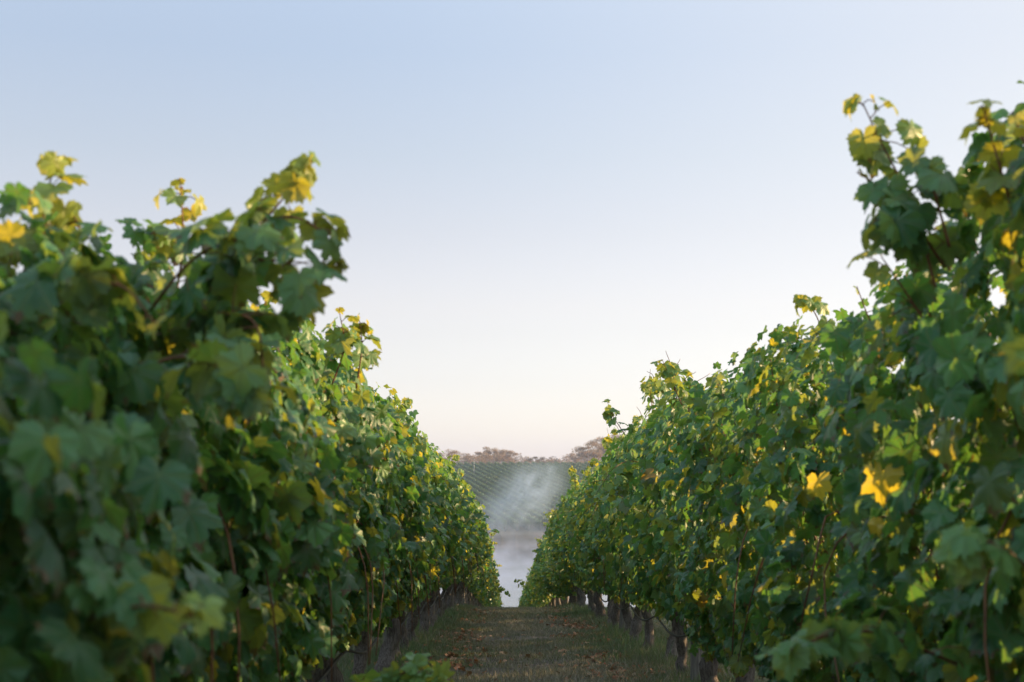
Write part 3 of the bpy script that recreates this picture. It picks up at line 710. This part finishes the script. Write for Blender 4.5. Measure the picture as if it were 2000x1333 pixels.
# ------------------------------------------------------------------ trees on the ridge
def tree(name, x, y, h, w_, seed, label, mat, style='gum', zb=None, group='trees on the ridge behind the far vineyard'):
    rng = np.random.default_rng(seed)
    z0 = float(G(y)) if zb is None else zb
    r = empty(name, (x, y, z0)); tag(r, label, 'tree', group)
    tr, cr = Acc(), Acc()
    tips = []
    if style == 'gum':
        base = np.array([0, 0, -0.3]); fork = np.array([rng.normal(0, 0.04 * h), 0, h * 0.30])
        tube(tr, smooth_path([base, fork * [0.4, 1, 0.5], fork], 6), np.linspace(0.035 * h, 0.022 * h, 6), 8)
        nb = 8
        for k in range(nb):
            an = k / nb * 6.28 + rng.normal(0, 0.3); rad = rng.uniform(0.3, 1.0) * w_ / 2
            e = np.array([math.cos(an) * rad, math.sin(an) * rad, h * (0.96 - 0.40 * (rad / (w_ / 2)) ** 1.5 * rng.uniform(0.5, 1.3))])
            m_ = fork + (e - fork) * 0.5 + [0, 0, rng.uniform(0, 0.06) * h]
            P = smooth_path([fork, m_, e], 7); tube(tr, P, np.linspace(0.015 * h, 0.004 * h, 7), 5)
            tips.append((e, rng.uniform(0.10, 0.17) * h))
            for q in range(2):
                e2 = P[4] + rng.normal(0, 0.10 * h, 3) + [0, 0, 0.04 * h]; tube(tr, [P[3], e2], [0.007 * h, 0.003 * h], 4)
                tips.append((e2, rng.uniform(0.07, 0.13) * h))
        sp = 0.55
    else:
        tube(tr, [[0, 0, -0.3], [0, 0, h * 0.5]], [0.04 * h, 0.02 * h], 8)
        for k in range(16):
            an = rng.uniform(0, 6.28); rad = rng.uniform(0, 0.9) * w_ / 2; zc = h * rng.uniform(0.3, 0.85)
            tips.append((np.array([math.cos(an) * rad, math.sin(an) * rad, zc]), 0.17 * h))
            tube(tr, [[0, 0, h * 0.3], [math.cos(an) * rad, math.sin(an) * rad, zc]], [0.012 * h, 0.004 * h], 4)
        sp = 0.8
    for c, cr_r in tips:
        n = int(190)
        d = unit(rng.normal(size=(n, 3))); rr = cr_r * rng.random(n) ** 0.45
        p = c + d * rr[:, None] * [1.15, 1.15, sp]
        add_leaves(cr, rng, p, d * 0.7 + rng.normal(size=(n, 3)) * 0.7, rng.normal(size=(n, 3)), rng.uniform(0.009, 0.017, n) * h, 2, rng.random(n), rng.random(n), np.zeros(n), np.zeros(n))
    tr.build('trunk', M_GUMWOOD, r); cr.build('crown', mat, r)
# x given as picture column, top as picture row of the photograph, at a depth
def rt(name, px, ytop, Y, w_, seed, label, mat=M_GUM, style='gum'):
    X_ = (px - 985) / 2778 * Y; zt = CAM_H + (930 - ytop) / 2778 * Y; zb = float(G(Y))
    tree(name, X_, Y, zt - zb, w_, seed, label, mat, style, zb)
rt('gum_tree', 962, 873, 600, 13, 801, 'tall open gum tree with see-through crown lit orange, left of centre')
rt('gum_tree', 985, 876, 610, 11, 802, 'gum tree whose orange lit crown leans right, beside the tallest of the left clump')
rt('gum_tree', 936, 880, 590, 12, 803, 'gum tree with a rounded crown at the left side of the left clump')
rt('gum_tree', 915, 889, 580, 11, 804, 'low spreading grey-brown gum tree left of the clump')
rt('gum_tree', 872, 876, 560, 11, 805, 'gum tree half hidden behind the tip of the left vine row')
rt('dark_bush_tree', 1015, 899, 470, 5.5, 806, 'small rounded dark green tree on the crest of the far vineyard', M_DARKTREE, 'round')
rt('gum_tree', 1046, 889, 580, 13, 807, 'broad low gum tree in the middle of the skyline')
rt('gum_tree', 1068, 896, 600, 9, 808, 'small gum tree right of the broad middle one')
rt('dark_bush_tree', 1101, 904, 500, 4.5, 809, 'little dark conical tree just left of the tall right gum', M_DARKTREE, 'round')
rt('gum_tree', 1142, 861, 560, 14, 810, 'large gum tree with green-grey crown at the left of the right clump')
rt('gum_tree', 1172, 852, 575, 14, 811, 'large orange lit gum tree behind the tip of the right vine row')
rt('gum_tree', 1205, 846, 590, 15, 812, 'tallest gum tree, mostly hidden behind the right vine row')
rt('gum_tree', 840, 880, 575, 13, 813, 'gum tree behind the left vine row near the skyline gap')
rt('gum_tree', 1085, 899, 620, 8, 814, 'faint small gum tree on the right of the skyline dip')
rt('gum_tree', 1000, 893, 640, 10, 815, 'pale hazy gum tree behind the small dark rounded tree')
for q_, (px_, yt_, Y_, w__) in enumerate(((900, 884, 640, 12), (952, 884, 650, 12), (1030, 896, 650, 9), (1120, 884, 600, 12), (1158, 868, 620, 13))):
    rt('gum_tree', px_, yt_, Y_, w__, 830 + q_, ('pale gum tree behind the spreading one left of the clump', 'hazy gum tree filling the middle of the left clump', 'small faint gum tree between the dark rounded tree and the broad one',
        'grey gum tree at the foot of the large right clump', 'full hazy gum tree in the middle of the right clump')[q_])
# far-off woods that read as one mass
rng = np.random.default_rng(850); a = Acc()
for band, (y0, y1, hh, nn) in enumerate(((700, 760, 10, 220), (900, 980, 13, 320))):
    for k in range(nn):
        x_ = rng.uniform(-1, 1) * y0 * 0.42; y_ = rng.uniform(y0, y1); h = hh * rng.uniform(0.65, 1.05) * (1 + 0.15 * math.sin(x_ * 0.03)); g0 = float(G(y_))
        n = 130; d = unit(rng.normal(size=(n, 3))); d[:, 2] = np.abs(d[:, 2]) * 1.0
        p = np.array([x_, y_, g0 + h * 0.25]) + d * (rng.random(n) ** 0.3)[:, None] * [h * 0.5, h * 0.4, h * 0.72]
        add_leaves(a, rng, p, d + 0.4 * rng.normal(size=(n, 3)), rng.normal(size=(n, 3)), rng.uniform(0.7, 1.2, n), 2, rng.random(n), rng.random(n), np.zeros(n), np.zeros(n))
tag(a.build('distant_wood', M_GUM), 'faint hazy pinkish woods along the horizon', 'woods', kind='stuff')

# ------------------------------------------------------------------ mist and haze
def vol_box(name, c, d, mat, label, cat):
    a = Acc(); box(a, (0, 0, 0), d); o = a.build(name, mat, smooth=False); o.location = c
    return tag(o, label, cat, kind='stuff')
def mat_lake_mist():
    m = NT('lake_mist'); o = m.obj(); x, y, z = m.sep(o)[:3]
    n = m.noise(m.scale(o, 0.22, 0.10, 0.35), 1.0, 5, 0.65)
    hgt = m.math('POWER', m.mapr(z, -3.5, 3.5, 1.0, 0.0), 2.2)
    ends = m.math('MULTIPLY', m.mapr(y, -60, -30, 0, 1, True), m.mapr(y, 28, 50, 1, 0, True))
    d = m.math('MULTIPLY', m.math('MULTIPLY', hgt, m.mapr(n, 0.42, 0.66)), ends)
    v = m.n('ShaderNodeVolumePrincipled'); v.inputs['Color'].default_value = (0.56, 0.70, 1.0, 1)
    v.inputs['Anisotropy'].default_value = 0.2
    m.set(v.inputs['Density'], m.math('MULTIPLY', d, 0.055))
    return m.out(vol=v.outputs[0])
def mat_plume():
    m = NT('rising_mist'); o = m.obj(); x, y, z = m.sep(o)[:3]
    t = m.mapr(z, -8.0, 7.5, 0.0, 1.0)                     # 0 foot, 1 top
    xc = m.math('MULTIPLY_ADD', t, 8.5, -1.5)
    wd = m.math('MULTIPLY_ADD', t, -5.0, 12.0)
    nx = m.noise(m.scale(o, 0.10, 0.10, 0.06), 1.0, 3, 0.5)
    u = m.math('DIVIDE', m.math('SUBTRACT', m.math('ADD', x, m.math('MULTIPLY_ADD', nx, 5.0, -2.5)), xc), wd)
    prof = m.mapr(m.math('ABSOLUTE', u), 0.0, 1.0, 1.0, 0.0, True)
    # fine streaks along the slant
    sk = m.math('SUBTRACT', x, m.math('MULTIPLY', z, 0.62))
    cv = m.n('ShaderNodeCombineXYZ'); m.set(cv.inputs[0], m.math('MULTIPLY', sk, 0.7)); m.set(cv.inputs[1], m.math('MULTIPLY', y, 0.1)); m.set(cv.inputs[2], m.math('MULTIPLY', z, 0.08))
    st = m.mapr(m.noise(cv.outputs[0], 1.0, 4, 0.6), 0.25, 0.75, 0.45, 1.0)
    bl = m.mapr(m.noise(m.scale(o, 0.22, 0.16, 0.30), 1.0, 5, 0.65), 0.36, 0.62, 0.22, 1.0, True)
    st = m.math('MULTIPLY', st, bl)
    env = m.math('MULTIPLY', m.mapr(t, 1.0, 0.8, 0, 1, True), m.mapr(y, -4.5, -2.5, 0, 1, True))
    env = m.math('MULTIPLY', env, m.mapr(y, 4.5, 2.5, 0, 1, True))
    env = m.math('MULTIPLY', env, m.mapr(t, 0.0, 0.6, 0.35, 1, True))
    d = m.math('MULTIPLY', m.math('MULTIPLY', prof, st), env)
    v = m.n('ShaderNodeVolumePrincipled'); v.inputs['Color'].default_value = (0.60, 0.78, 1.0, 1)
    v.inputs['Anisotropy'].default_value = 0.2
    m.set(v.inputs['Density'], m.math('MULTIPLY', d, 0.20))
    return m.out(vol=v.outputs[0])
vol_box('lake_mist', (0, 200, -8.4), (150, 128, 7), mat_lake_mist(), 'thin white mist lying on the lake', 'mist')
vol_box('mist_plume', (0, 268, -3.2), (34, 10, 15.6), mat_plume(), 'slanting wisp of bright mist rising in front of the far vineyard', 'mist')
if HAZE > 0:
    m = NT('haze'); v = m.n('ShaderNodeVolumePrincipled'); v.inputs['Color'].default_value = (0.56, 0.70, 1.0, 1)
    v.inputs['Density'].default_value = HAZE; v.inputs['Anisotropy'].default_value = 0.3
    vol_box('haze', (0, 505, 8), (2620, 1830, 46), m.out(vol=v.outputs[0]), 'pale morning haze over the valley', 'haze')
